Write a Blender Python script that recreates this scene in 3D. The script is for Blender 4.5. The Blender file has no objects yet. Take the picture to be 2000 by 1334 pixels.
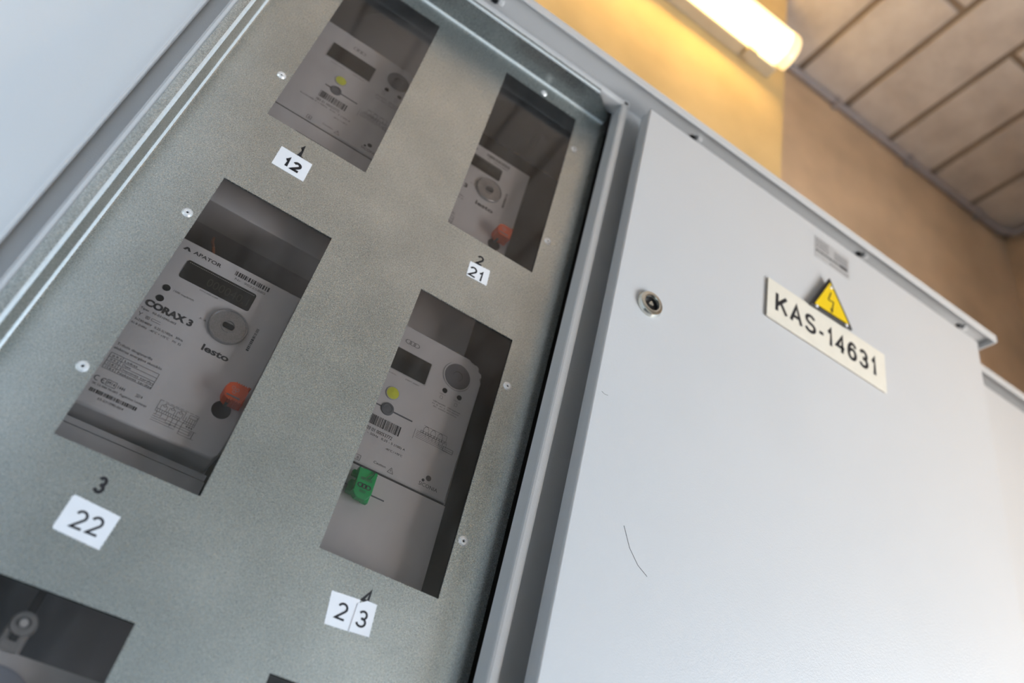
import bpy, bmesh, math, random
from mathutils import Vector, Matrix
random.seed(7)
PI = math.pi
S = bpy.context.scene
COL = S.collection

# ------------------------------------------------------------------ camera
cam_d = bpy.data.cameras.new('camera'); cam = bpy.data.objects.new('camera', cam_d); COL.objects.link(cam)
R3 = Matrix(((0.8308151671530244, -0.46756938637070344, -0.3018692216132941),
             (-0.5097435614722209, -0.42156854732243126, -0.749960973281991),
             (0.22340022284256655, 0.7769548434995298, -0.5885860273541266)))
cam.matrix_world = Matrix.Translation((0.07696749, -0.67333935, -0.53078759)) @ R3.to_4x4()
cam_d.sensor_width = 36; cam_d.sensor_fit = 'HORIZONTAL'; cam_d.lens = 1545.3677 * 36 / 2000
cam_d.clip_start = 0.01
cam_d.dof.use_dof = True; cam_d.dof.focus_distance = 0.80; cam_d.dof.aperture_fstop = 2.8
S.camera = cam

# ------------------------------------------------------------------ sky, daylight, exposure
W = bpy.data.worlds.new('world'); S.world = W; W.use_nodes = True
# overcast outdoors: blue sky light to the right, warmer light off the ground and the facades opposite
bg = W.node_tree.nodes['Background']; bg.inputs[1].default_value = 17.0
_N, _L = W.node_tree.nodes, W.node_tree.links
_tc = _N.new('ShaderNodeTexCoord'); _dot = _N.new('ShaderNodeVectorMath'); _dot.operation = 'DOT_PRODUCT'; _dot.inputs[1].default_value = (5.0, 0, 1.2)
_L.new(_tc.outputs['Generated'], _dot.inputs[0])
_mr = _N.new('ShaderNodeMapRange'); _mr.inputs['From Min'].default_value = 2.95; _mr.inputs['From Max'].default_value = 3.95; _L.new(_dot.outputs['Value'], _mr.inputs['Value'])
_mx = _N.new('ShaderNodeMix'); _mx.data_type = 'RGBA'; _L.new(_mr.outputs[0], _mx.inputs[0])
_mx.inputs[6].default_value = (1.0, .965, .93, 1); _mx.inputs[7].default_value = (.44, .59, .75, 1); _L.new(_mx.outputs[2], bg.inputs[0])
def area(name, loc, size, sy, rot, energy, col, portal=False):
    l = bpy.data.lights.new(name, 'AREA'); l.shape = 'RECTANGLE'; l.size = size; l.size_y = sy; l.energy = energy; l.color = col
    o = bpy.data.objects.new(name, l); o.location = loc; o.rotation_euler = rot; COL.objects.link(o)
    if portal: l.cycles.is_portal = True
    return o
# the daylight comes in through the opening in the wall behind the camera (a portal: it only guides the sky's light)
WIN = (-2.25, -0.75, -1.70, 0.25)      # y0 y1 z0 z1 of the opening in the right-hand wall
area('daylight_portal', (2.135, (WIN[0]+WIN[1])/2, (WIN[2]+WIN[3])/2), WIN[3]-WIN[2], WIN[1]-WIN[0], (0, PI/2, 0), 0, (1, 1, 1), True)
S.view_settings.view_transform = 'Standard'; S.view_settings.look = 'None'
S.view_settings.exposure = 0.0; S.view_settings.gamma = 1.0; S.view_settings.use_curve_mapping = False

# ------------------------------------------------------------------ materials
def new_mat(name):
    m = bpy.data.materials.new(name); m.use_nodes = True
    return m, m.node_tree.nodes, m.node_tree.links, m.node_tree.nodes['Principled BSDF']
def setp(b, col=None, rough=None, metal=None, spec=None):
    if col is not None: b.inputs['Base Color'].default_value = (*col, 1)
    if rough is not None: b.inputs['Roughness'].default_value = rough
    if metal is not None: b.inputs['Metallic'].default_value = metal
    if spec is not None: b.inputs['Specular IOR Level'].default_value = spec
def simple(name, col, rough=.5, metal=0, var=.06, vscale=20, bump=0, bscale=300, spec=None):
    m, N, L, b = new_mat(name); setp(b, col, rough, metal, spec)
    tc = N.new('ShaderNodeTexCoord'); no = N.new('ShaderNodeTexNoise'); no.inputs['Scale'].default_value = vscale; no.inputs['Detail'].default_value = 4
    L.new(tc.outputs['Object'], no.inputs['Vector'])
    r = N.new('ShaderNodeValToRGB'); r.color_ramp.elements[0].position = .3; r.color_ramp.elements[1].position = .7
    r.color_ramp.elements[0].color = (*[c*(1-var) for c in col], 1); r.color_ramp.elements[1].color = (*[min(1, c*(1+var)) for c in col], 1)
    L.new(no.outputs['Fac'], r.inputs['Fac']); L.new(r.outputs['Color'], b.inputs['Base Color'])
    if bump:
        n2 = N.new('ShaderNodeTexNoise'); n2.inputs['Scale'].default_value = bscale; n2.inputs['Detail'].default_value = 2
        L.new(tc.outputs['Object'], n2.inputs['Vector'])
        bp = N.new('ShaderNodeBump'); bp.inputs['Strength'].default_value = bump; bp.inputs['Distance'].default_value = .001
        L.new(n2.outputs['Fac'], bp.inputs['Height']); L.new(bp.outputs['Normal'], b.inputs['Normal'])
    return m
def ramp(N, L, src, stops):
    r = N.new('ShaderNodeValToRGB'); e = r.color_ramp.elements
    while len(e) < len(stops): e.new(.5)
    for el, (p, c) in zip(e, stops): el.position = p; el.color = (*c, 1)
    L.new(src, r.inputs['Fac']); return r.outputs['Color']

M = {}
M['paint'] = simple('grey_powder_coat', (.60, .605, .61), .40, 0, .015, 6, .24, 600)
M['plaster'] = simple('sand_plaster', (.64, .47, .23), .85, 0, .14, 5, .35, 60)
M['plaster_brown'] = simple('brown_plaster', (.70, .52, .355), .85, 0, .16, 5, .35, 60)
M['front_wall'] = simple('grey_wall_paint', (.37, .42, .45), .8, 0, .05, 3)
M['floor'] = simple('concrete_floor', (.075, .08, .088), .7, 0, .1, 4, .2, 60)
M['steel'] = simple('rivet_aluminium', (.88, .88, .88), .3, .45, .06, 400)
M['chrome'] = simple('lock_chrome', (.70, .70, .64), .2, .95, .1, 160)
M['black'] = simple('black_plastic', (.012, .012, .013), .4, 0, .1, 90)
M['ink'] = simple('black_ink', (.012, .011, .014), .6, 0, .1, 90)
M['print'] = simple('grey_print', (.045, .042, .045), .6, 0, .1, 90)
M['print_light'] = simple('faded_print', (.13, .125, .13), .6, 0, .1, 90)
M['sticker'] = simple('white_sticker', (.86, .86, .88), .45, 0, .02, 60)
M['ivory'] = simple('ivory_plate', (.80, .76, .66), .4, 0, .03, 40)
M['adhesive'] = simple('brown_adhesive', (.28, .17, .07), .6, 0, .2, 60)
M['yellow'] = simple('warning_yellow', (.86, .60, .012), .4, 0, .03, 40)
M['yellow_dot'] = simple('lime_seal', (.70, .74, .06), .45, 0, .05, 200)
M['meter'] = simple('meter_plastic', (.62, .61, .61), .42, 0, .04, 25, .1, 400)
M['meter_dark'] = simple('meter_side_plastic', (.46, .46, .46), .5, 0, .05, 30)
M['lcd'] = simple('lcd_glass', (.03, .028, .025), .3, 0, .15, 120, spec=.2)
M['lcd_seg'] = simple('lcd_segment', (.045, .04, .033), .4, 0, .1, 120)
M['ring'] = simple('grey_speckled_metal', (.42, .42, .43), .35, .75, .14, 900, .2, 900)
M['knob'] = simple('slate_disc', (.13, .135, .15), .38, 0, .08, 90)
M['back'] = simple('dark_backboard', (.03, .026, .024), .7, 0, .2, 12)
M['board_grey'] = simple('grey_backplate', (.17, .17, .18), .6, 0, .1, 15)
M['dark'] = simple('dark_rubber', (.03, .028, .03), .6, 0, .2, 60)
M['wire_red'] = simple('copper_wire', (.35, .12, .05), .5, 0, .1, 60)
M['dial'] = simple('blue_grey_dial', (.30, .33, .40), .4, 0, .05, 60)
M['silver_label'] = simple('silver_label', (.56, .56, .56), .35, .2, .04, 100)
M['label_print'] = simple('label_print', (.13, .13, .14), .5, 0, .3, 300)
M['conduit'] = simple('grey_conduit', (.36, .34, .37), .45, 0, .06, 20)
M['lamp_body'] = simple('lamp_base_plastic', (.50, .44, .34), .5, 0, .06, 20)

def galv():
    m, N, L, b = new_mat('galvanised_steel')
    tc = N.new('ShaderNodeTexCoord')
    v = N.new('ShaderNodeTexVoronoi'); v.inputs['Scale'].default_value = 1100; L.new(tc.outputs['Object'], v.inputs['Vector'])
    n = N.new('ShaderNodeTexNoise'); n.inputs['Scale'].default_value = 700; n.inputs['Detail'].default_value = 3; L.new(tc.outputs['Object'], n.inputs['Vector'])
    n3 = N.new('ShaderNodeTexNoise'); n3.inputs['Scale'].default_value = 14; n3.inputs['Detail'].default_value = 5; L.new(tc.outputs['Object'], n3.inputs['Vector'])
    a = N.new('ShaderNodeMath'); a.operation = 'MULTIPLY_ADD'; L.new(n.outputs['Fac'], a.inputs[0]); a.inputs[1].default_value = .75
    mm = N.new('ShaderNodeMath'); mm.operation = 'MULTIPLY'; L.new(n3.outputs['Fac'], mm.inputs[0]); mm.inputs[1].default_value = .25; L.new(mm.outputs[0], a.inputs[2])
    c = ramp(N, L, a.outputs[0], [(.36, (.385, .41, .40)), (.64, (.66, .69, .67))])
    # brown residue of old stickers round the stencilled numbers
    last = c
    for (px, pz) in ((.062, .080), (.291, .076), (.060, -.326), (.285, -.328)):
        sub = N.new('ShaderNodeVectorMath'); sub.operation = 'SUBTRACT'; L.new(tc.outputs['Object'], sub.inputs[0]); sub.inputs[1].default_value = (px, 0, pz)
        sc = N.new('ShaderNodeVectorMath'); sc.operation = 'MULTIPLY'; L.new(sub.outputs[0], sc.inputs[0]); sc.inputs[1].default_value = (1/.019, 1/.019, 1/.011)
        ln = N.new('ShaderNodeVectorMath'); ln.operation = 'LENGTH'; L.new(sc.outputs[0], ln.inputs[0])
        nn = N.new('ShaderNodeTexNoise'); nn.inputs['Scale'].default_value = 160; L.new(tc.outputs['Object'], nn.inputs['Vector'])
        ad = N.new('ShaderNodeMath'); ad.operation = 'MULTIPLY_ADD'; L.new(nn.outputs['Fac'], ad.inputs[0]); ad.inputs[1].default_value = 1.1; L.new(ln.outputs['Value'], ad.inputs[2])
        mr = N.new('ShaderNodeMapRange'); mr.inputs['From Min'].default_value = 1.75; mr.inputs['From Max'].default_value = 1.15; mr.inputs['To Max'].default_value = .7
        L.new(ad.outputs[0], mr.inputs['Value'])
        mx = N.new('ShaderNodeMix'); mx.data_type = 'RGBA'; L.new(mr.outputs[0], mx.inputs[0]); L.new(last, mx.inputs[6]); mx.inputs[7].default_value = (.22, .19, .12, 1)
        last = mx.outputs[2]
    L.new(last, b.inputs['Base Color']); b.inputs['Metallic'].default_value = .92
    r = ramp(N, L, v.outputs['Distance'], [(0, (.22, .22, .22)), (1, (.33, .33, .33))]); L.new(r, b.inputs['Roughness'])
    bp = N.new('ShaderNodeBump'); bp.inputs['Strength'].default_value = .10; bp.inputs['Distance'].default_value = .0006
    L.new(n.outputs['Fac'], bp.inputs['Height']); L.new(bp.outputs['Normal'], b.inputs['Normal'])
    return m
M['galv'] = galv()
M['galv_highlight'] = simple('zinc_painted_highlight', (.76, .82, .84), .38, .4, .06, 300)  # bright edge highlights of the tray bends, painted as a lighter zinc colour

def clear(name, tint, gloss=.0, rough=.02, ior=1.49):
    m, N, L, b = new_mat(name); out = N['Material Output']; N.remove(b)
    tr = N.new('ShaderNodeBsdfTransparent'); tr.inputs[0].default_value = (*tint, 1)
    gl = N.new('ShaderNodeBsdfGlossy'); gl.inputs['Roughness'].default_value = rough; gl.inputs[0].default_value = (1, 1, 1, 1)
    fr = N.new('ShaderNodeFresnel'); fr.inputs['IOR'].default_value = ior
    mx = N.new('ShaderNodeMixShader'); L.new(fr.outputs[0], mx.inputs[0]); L.new(tr.outputs[0], mx.inputs[1]); L.new(gl.outputs[0], mx.inputs[2])
    L.new(mx.outputs[0], out.inputs[0]); return m
def dusty_pane():
    m, N, L, b = new_mat('dusty_acrylic_pane'); out = N['Material Output']
    tr = N.new('ShaderNodeBsdfTransparent'); tr.inputs[0].default_value = (.83, .81, .80, 1)
    gl = N.new('ShaderNodeBsdfGlossy'); gl.inputs['Roughness'].default_value = .05
    fr = N.new('ShaderNodeFresnel'); fr.inputs['IOR'].default_value = 1.5
    ge = N.new('ShaderNodeNewGeometry'); f1 = N.new('ShaderNodeMath'); f1.operation = 'SUBTRACT'; f1.inputs[0].default_value = 1; L.new(ge.outputs['Backfacing'], f1.inputs[1])
    f2 = N.new('ShaderNodeMath'); f2.operation = 'MULTIPLY'; L.new(fr.outputs[0], f2.inputs[0]); L.new(f1.outputs[0], f2.inputs[1])
    f3 = N.new('ShaderNodeMath'); f3.operation = 'MULTIPLY'; L.new(f2.outputs[0], f3.inputs[0]); f3.inputs[1].default_value = 1.45
    m1 = N.new('ShaderNodeMixShader'); L.new(f3.outputs[0], m1.inputs[0]); L.new(tr.outputs[0], m1.inputs[1]); L.new(gl.outputs[0], m1.inputs[2])
    setp(b, (.55, .55, .56), .7)
    tc = N.new('ShaderNodeTexCoord'); mp = N.new('ShaderNodeMapping'); L.new(tc.outputs['Object'], mp.inputs[0]); mp.inputs['Scale'].default_value = (9, 1, 3); mp.inputs['Rotation'].default_value = (0, .5, 0)
    n = N.new('ShaderNodeTexNoise'); n.inputs['Scale'].default_value = 9; n.inputs['Detail'].default_value = 8; L.new(mp.outputs[0], n.inputs[0])
    mr = N.new('ShaderNodeMapRange'); mr.inputs['From Min'].default_value = .45; mr.inputs['From Max'].default_value = .85; mr.inputs['To Min'].default_value = .002; mr.inputs['To Max'].default_value = .022
    L.new(n.outputs['Fac'], mr.inputs['Value'])
    m2 = N.new('ShaderNodeMixShader'); L.new(mr.outputs[0], m2.inputs[0]); L.new(m1.outputs[0], m2.inputs[1]); L.new(b.outputs[0], m2.inputs[2])
    L.new(m2.outputs[0], out.inputs[0]); return m
M['pane'] = dusty_pane()
def tinted(name, col, mixf=.45):
    m, N, L, b = new_mat(name); out = N['Material Output']; setp(b, col, .25)
    tr = N.new('ShaderNodeBsdfTransparent'); tr.inputs[0].default_value = (*[min(1, c*1.0+.12) for c in col], 1)
    mx = N.new('ShaderNodeMixShader'); mx.inputs[0].default_value = mixf; L.new(tr.outputs[0], mx.inputs[1]); L.new(b.outputs[0], mx.inputs[2]); L.new(mx.outputs[0], out.inputs[0])
    return m
M['orange'] = tinted('orange_seal_plastic', (.95, .17, .05), .6)
M['green'] = tinted('green_seal_plastic', (.02, .55, .16), .6)
M['clear_cap'] = tinted('clear_cap_plastic', (.62, .61, .60), .5)

def concrete_block():
    m, N, L, b = new_mat('ceiling_block_concrete'); tc = N.new('ShaderNodeTexCoord')
    n = N.new('ShaderNodeTexNoise'); n.inputs['Scale'].default_value = 7; n.inputs['Detail'].default_value = 9; n.inputs['Roughness'].default_value = .65; L.new(tc.outputs['Object'], n.inputs[0])
    c = ramp(N, L, n.outputs['Fac'], [(.3, (.51, .46, .43)), (.5, (.63, .575, .54)), (.72, (.73, .68, .645))])
    L.new(c, b.inputs['Base Color']); b.inputs['Roughness'].default_value = .9
    n2 = N.new('ShaderNodeTexNoise'); n2.inputs['Scale'].default_value = 70; n2.inputs['Detail'].default_value = 6; L.new(tc.outputs['Object'], n2.inputs[0])
    bp = N.new('ShaderNodeBump'); bp.inputs['Strength'].default_value = .5; bp.inputs['Distance'].default_value = .004; L.new(n2.outputs['Fac'], bp.inputs['Height']); L.new(bp.outputs['Normal'], b.inputs['Normal'])
    return m
M['block'] = concrete_block()
M['mortar'] = simple('dark_mortar', (.26, .20, .15), .95, 0, .15, 20)

def emis(name, col, st):
    m, N, L, b = new_mat(name); setp(b, (.8, .75, .6), .3)
    b.inputs['Emission Color'].default_value = (*col, 1); b.inputs['Emission Strength'].default_value = st
    return m
M['lamp_tube'] = emis('lit_lamp_tube', (1.0, .61, .16), 68)
def lamp_cover():
    m, N, L, b = new_mat('lit_lamp_diffuser'); out = N['Material Output']; N.remove(b)
    tr = N.new('ShaderNodeBsdfTransparent'); tr.inputs[0].default_value = (.78, .76, .70, 1)
    em = N.new('ShaderNodeEmission'); em.inputs[0].default_value = (1, .86, .52, 1); em.inputs[1].default_value = 1.1
    ad = N.new('ShaderNodeAddShader'); L.new(tr.outputs[0], ad.inputs[0]); L.new(em.outputs[0], ad.inputs[1]); L.new(ad.outputs[0], out.inputs[0]); return m
M['lamp_glow'] = lamp_cover()
M['lamp_end'] = emis('lit_lamp_end', (1.0, .68, .26), 1.1)

# ------------------------------------------------------------------ mesh helpers
class MB:
    def __init__(s): s.bm = bmesh.new(); s.mats = []
    def mi(s, m):
        if m not in s.mats: s.mats.append(m)
        return s.mats.index(m)
    def face(s, vs, m, smooth=False):
        f = s.bm.faces.new(vs); f.material_index = s.mi(m); f.smooth = smooth; return f
    def box(s, x0, x1, y0, y1, z0, z1, m='paint', bev=0, seg=2):
        v = [s.bm.verts.new((x, y, z)) for x in (x0, x1) for y in (y0, y1) for z in (z0, z1)]
        fs = [s.face([v[i] for i in q], m) for q in ((0, 1, 3, 2), (4, 6, 7, 5), (0, 4, 5, 1), (2, 3, 7, 6), (0, 2, 6, 4), (1, 5, 7, 3))]
        if bev:
            ed = list({e for f in fs for e in f.edges})
            r = bmesh.ops.bevel(s.bm, geom=ed, offset=bev, segments=seg, profile=.5, affect='EDGES')
            for f in r['faces']: f.material_index = s.mi(m); f.smooth = True
        return s
    def prism(s, poly, y0, y1, m, bev=0, seg=2, bev_back=False):
        """poly: (x,z) list, extruded from y0 (front) to y1"""
        a = [s.bm.verts.new((x, y0, z)) for x, z in poly]; b = [s.bm.verts.new((x, y1, z)) for x, z in poly]; n = len(poly)
        ff = s.face(a, m); s.face(b[::-1], m)
        sides = [s.face([a[i], b[i], b[(i+1) % n], a[(i+1) % n]], m) for i in range(n)]
        if bev:
            r = bmesh.ops.bevel(s.bm, geom=list(ff.edges), offset=bev, segments=seg, profile=.5, affect='EDGES')
            for f in r['faces']: f.material_index = s.mi(m); f.smooth = True
        return s
    def cyl(s, cx, cz, r, y0, y1, m, n=32, r1=None):
        r1 = r if r1 is None else r1
        a = [s.bm.verts.new((cx+r*math.cos(2*PI*i/n), y0, cz+r*math.sin(2*PI*i/n))) for i in range(n)]
        b = [s.bm.verts.new((cx+r1*math.cos(2*PI*i/n), y1, cz+r1*math.sin(2*PI*i/n))) for i in range(n)]
        s.face(a, m); s.face(b[::-1], m)
        for i in range(n): s.face([a[i], b[i], b[(i+1) % n], a[(i+1) % n]], m, True)
        return s
    def lathe(s, cx, cz, prof, m, n=40, ms=None):
        """prof: list of (r,y) revolved about the y axis"""
        rings = []
        for r, y in prof:
            if r < 1e-6: rings.append([s.bm.verts.new((cx, y, cz))])
            else: rings.append([s.bm.verts.new((cx+r*math.cos(2*PI*i/n), y, cz+r*math.sin(2*PI*i/n))) for i in range(n)])
        for k in range(len(rings)-1):
            A, B = rings[k], rings[k+1]; mm = ms[k] if ms else m
            for i in range(n):
                j = (i+1) % n
                if len(A) == 1 and len(B) == 1: continue
                if len(A) == 1: s.face([A[0], B[i], B[j]], mm, True)
                elif len(B) == 1: s.face([A[i], A[j], B[0]], mm, True)
                else: s.face([A[i], A[j], B[j], B[i]], mm, True)
        return s
    def extr(s, prof, axis, t0, t1, m, smooth=False, closed=False, m2=None, on2=()):
        """open profile swept along an axis. axis 'z': prof=(x,y); axis 'x': prof=(z,y)"""
        f = (lambda p, t: (p[0], p[1], t)) if axis == 'z' else (lambda p, t: (t, p[1], p[0]))
        def T(t, i): return t(prof[i]) if callable(t) else t
        a = [s.bm.verts.new(f(p, T(t0, i))) for i, p in enumerate(prof)]; b = [s.bm.verts.new(f(p, T(t1, i))) for i, p in enumerate(prof)]
        rng = range(len(prof)) if closed else range(len(prof)-1)
        for i in rng:
            j = (i+1) % len(prof); s.face([a[i], a[j], b[j], b[i]], m2 if m2 and i in on2 else m, smooth)
        if closed: s.face(a[::-1], m); s.face(b, m)
        return s
    def tube(s, pts, r, m, n=10):
        pts = [Vector(p) for p in pts]; prev = None
        up = Vector((0, 0, 1))
        for i, p in enumerate(pts):
            d = (pts[min(i+1, len(pts)-1)]-pts[max(i-1, 0)]).normalized()
            a = d.cross(up if abs(d.dot(up)) < .9 else Vector((1, 0, 0))).normalized(); b = d.cross(a)
            ring = [s.bm.verts.new(p+r*(math.cos(2*PI*k/n)*a+math.sin(2*PI*k/n)*b)) for k in range(n)]
            if prev:
                for k in range(n): s.face([prev[k], prev[(k+1) % n], ring[(k+1) % n], ring[k]], m, True)
            else: s.face(ring[::-1], m)
            prev = ring
        s.face(prev, m); return s
    # --- printing on a face looking towards -y
    def line(s, x0, z0, x1, z1, w, y, m):
        d = Vector((x1-x0, 0, z1-z0)); n = Vector((-d.z, 0, d.x)).normalized()*w/2
        p, q = Vector((x0, y, z0)), Vector((x1, y, z1))
        vs = [s.bm.verts.new(v) for v in (p-n, q-n, q+n, p+n)]; s.face(vs, m)
    def rect(s, x0, x1, z0, z1, y, m): s.face([s.bm.verts.new(c) for c in ((x0, y, z0), (x1, y, z0), (x1, y, z1), (x0, y, z1))], m)
    def frame(s, x0, x1, z0, z1, w, y, m):
        s.line(x0, z0, x1, z0, w, y, m); s.line(x0, z1, x1, z1, w, y, m); s.line(x0, z0, x0, z1, w, y, m); s.line(x1, z0, x1, z1, w, y, m)
    def disc(s, cx, cz, r, y, m, n=28, rx=None):
        rx = rx or r; s.face([s.bm.verts.new((cx+rx*math.cos(2*PI*i/n), y, cz+r*math.sin(2*PI*i/n))) for i in range(n)], m)
    def ringf(s, cx, cz, r0, r1, y, m, n=28, a0=0, a1=2*PI, kx=1):
        A = [[s.bm.verts.new((cx+kx*r*math.cos(a0+(a1-a0)*i/n), y, cz+r*math.sin(a0+(a1-a0)*i/n))) for i in range(n+1)] for r in (r0, r1)]
        for i in range(n): s.face([A[0][i], A[1][i], A[1][i+1], A[0][i+1]], m)
    def barcode(s, x0, x1, z0, z1, y, m, n=60, seed=1, vert=False):
        rr = random.Random(seed); L0, L1 = (z0, z1) if vert else (x0, x1); u = (L1-L0)/n; t = 0
        while t < n:
            w = rr.choice((1, 1, 2, 2, 3)); g = rr.choice((1, 1, 1, 2))
            if t+w > n: break
            if vert: s.rect(x0, x1, L0+t*u, L0+(t+w)*u, y, m)
            else: s.rect(L0+t*u, L0+(t+w)*u, z0, z1, y, m)
            t += w+g
    def text(s, body, x0, x1, zb, h, y, m, bold=0, refh=None, rot=0, dz=0):
        """body between x0 and x1, baseline zb, capital height h; rot turns it in the face"""
        cu = bpy.data.curves.new('t', 'FONT'); cu.body = body; cu.offset = bold; cu.resolution_u = 3
        o = bpy.data.objects.new('t', cu); COL.objects.link(o); dg = bpy.context.evaluated_depsgraph_get(); me = bpy.data.meshes.new_from_object(o.evaluated_get(dg))
        xs = [v.co.x for v in me.vertices]; a, b = min(xs), max(xs); sx = (x1-x0)/(b-a); sz = h/.70
        cx, cz = (x0+x1)/2, zb+h/2; c, sn = math.cos(rot), math.sin(rot)
        vs = []
        for v in me.vertices:
            X, Z = x0+(v.co.x-a)*sx, zb+v.co.y*sz + dz*(v.co.x-a)*sx
            X, Z = X-cx, Z-cz; vs.append(s.bm.verts.new((cx+c*X-sn*Z, y, cz+sn*X+c*Z)))
        for p in me.polygons: s.face([vs[i] for i in p.vertices], m)
        bpy.data.objects.remove(o); bpy.data.curves.remove(cu); bpy.data.meshes.remove(me); return s
    def glyphs(s, body, x0, x1, zb, h, y, m, w):
        """plain sans-serif figures and capitals drawn as even strokes of width w (as a share of the height)"""
        adv = {'1': .40, '-': .36, 'K': .70, 'A': .70, 'S': .66}
        tot = sum(adv.get(c, .58) for c in body)+.12*(len(body)-1); k = (x1-x0)/(tot*h) if x1 else 1.0; X = x0
        for c in body:
            a = adv.get(c, .58); W_ = a*h*k
            for st in GL[c]:
                pts = []
                for q in st:
                    if len(q) == 2: pts.append(q)
                    else:
                        cx, cz, rx, rz, a0, a1 = q; n = max(4, int(abs(a1-a0)/12))
                        pts += [(cx+rx*math.cos(math.radians(a0+(a1-a0)*i/n)), cz+rz*math.sin(math.radians(a0+(a1-a0)*i/n))) for i in range(n+1)]
                hw = w*h/2; P = [Vector((X+hw+px*(W_-2*hw), 0, zb+hw+pz*(h-2*hw))) for px, pz in pts]
                P = [p for i, p in enumerate(P) if i == 0 or (p-P[i-1]).length > 1e-6]
                Lf, Rt = [], []
                for i, p in enumerate(P):
                    d0 = (p-P[i-1]).normalized() if i else (P[1]-p).normalized(); d1 = (P[i+1]-p).normalized() if i < len(P)-1 else d0
                    n0 = Vector((-d0.z, 0, d0.x)); n1 = Vector((-d1.z, 0, d1.x)); nn = (n0+n1); nn = nn.normalized() if nn.length > .1 else n0
                    q = hw/max(.45, nn.dot(n0)); ext = Vector((0, 0, 0))
                    Lf.append(s.bm.verts.new((p.x+nn.x*q, y, p.z+nn.z*q))); Rt.append(s.bm.verts.new((p.x-nn.x*q, y, p.z-nn.z*q)))
                for i in range(len(P)-1): s.face([Rt[i], Rt[i+1], Lf[i+1], Lf[i]], m)
                y -= .000004
            X += W_+.12*h*k
        return s
    def build(s, name, parent=None, bevel=0, origin=None, fixn=True):
        if fixn: bmesh.ops.recalc_face_normals(s.bm, faces=s.bm.faces)
        off = Vector(origin) if origin else Vector((0, 0, 0)); p = parent
        while p: off = off + p.location; p = p.parent
        for v in s.bm.verts: v.co -= off
        s.bm.normal_update()
        for ed in s.bm.edges:
            if len(ed.link_faces) == 2 and ed.calc_face_angle(0) > .62: ed.smooth = False
        me = bpy.data.meshes.new(name); s.bm.to_mesh(me); s.bm.free()
        for m in s.mats: me.materials.append(M[m])
        o = bpy.data.objects.new(name, me); COL.objects.link(o)
        if parent: o.parent = parent
        elif origin: o.location = off
        if bevel:
            b = o.modifiers.new('bevel', 'BEVEL'); b.width = bevel; b.segments = 2; b.limit_method = 'ANGLE'; b.angle_limit = .7
        return o
GL = {
 '1': [[(.05, .74), (.42, .80), (.72, 1.0), (.72, -.06)]],
 '2': [[(.5, .72, .47, .28, 165, -38), (.05, .02), (.02, 0), (1.02, 0)]],
 '3': [[(.48, .745, .42, .255, 160, -80), (.36, .52)], [(.36, .52), (.47, .265, .50, .265, 80, -165)]],
 '4': [[(.76, -.06), (.76, .98), (.0, .27), (1.05, .27)]],
 '6': [[(.96, .78), (.56, .73, .40, .27, 25, 120), (.56, .42, .56, .58, 140, 180), (.02, .30)], [(.5, .31, .48, .31, 180, -180)]],
 '-': [[(-.1, .36), (1.1, .36)]],
 'K': [[(.02, -.06), (.02, 1.06)], [(.98, 1.03), (.06, .34)], [(.36, .60), (1.02, -.04)]],
 'A': [[(-.03, -.05), (.5, 1.02), (1.03, -.05)], [(.16, .31), (.84, .31)]],
 'S': [[(.5, .76, .44, .24, 20, 180), (.5, .76, .44, .24, 180, 262), (.52, .25, .48, .25, 82, 0), (.5, .25, .50, .25, 0, -165)]],
}
def thing(name, label, cat, loc=(0, 0, 0), group=None):
    o = bpy.data.objects.new(name, None); o.location = loc; COL.objects.link(o); o.empty_display_size = .05
    return tag(o, label, cat, group)
def tag(o, label=None, cat=None, group=None, kind=None):
    if label: o['label'] = label
    if cat: o['category'] = cat
    if group: o['group'] = group
    if kind: o['kind'] = kind
    return o
def struct(o): o['kind'] = 'structure'; return o
def copy_tree(o, parent=None):
    c = o.copy(); COL.objects.link(c); c.parent = parent
    for ch in [k for k in bpy.data.objects if k.parent == o]: copy_tree(ch, c)
    return c
def sheet_holes(mb, x0, x1, z0, z1, holes, y0, y1, m):
    """flat sheet with rectangular holes (hx0,hx1,hz0,hz1); y0 front, y1 back"""
    xs = sorted({x0, x1, *[h[0] for h in holes], *[h[1] for h in holes]}); zs = sorted({z0, z1, *[h[2] for h in holes], *[h[3] for h in holes]})
    xs = [x for x in xs if x0 <= x <= x1]; zs = [z for z in zs if z0 <= z <= z1]
    V = {}
    def v(i, k, y):
        if (i, k, y) not in V: V[(i, k, y)] = mb.bm.verts.new((xs[i], y, zs[k]))
        return V[(i, k, y)]
    def solid(i, k):
        if i < 0 or k < 0 or i >= len(xs)-1 or k >= len(zs)-1: return False
        cx, cz = (xs[i]+xs[i+1])/2, (zs[k]+zs[k+1])/2
        return not any(h[0] < cx < h[1] and h[2] < cz < h[3] for h in holes)
    for i in range(len(xs)-1):
        for k in range(len(zs)-1):
            if not solid(i, k): continue
            mb.face([v(i, k, y0), v(i+1, k, y0), v(i+1, k+1, y0), v(i, k+1, y0)], m)
            mb.face([v(i, k, y1), v(i, k+1, y1), v(i+1, k+1, y1), v(i+1, k, y1)], m)
            if not solid(i-1, k): mb.face([v(i, k, y0), v(i, k+1, y0), v(i, k+1, y1), v(i, k, y1)], m)
            if not solid(i+1, k): mb.face([v(i+1, k, y0), v(i+1, k, y1), v(i+1, k+1, y1), v(i+1, k+1, y0)], m)
            if not solid(i, k-1): mb.face([v(i, k, y0), v(i, k, y1), v(i+1, k, y1), v(i+1, k, y0)], m)
            if not solid(i, k+1): mb.face([v(i, k+1, y0), v(i+1, k+1, y0), v(i+1, k+1, y1), v(i, k+1, y1)], m)
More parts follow.
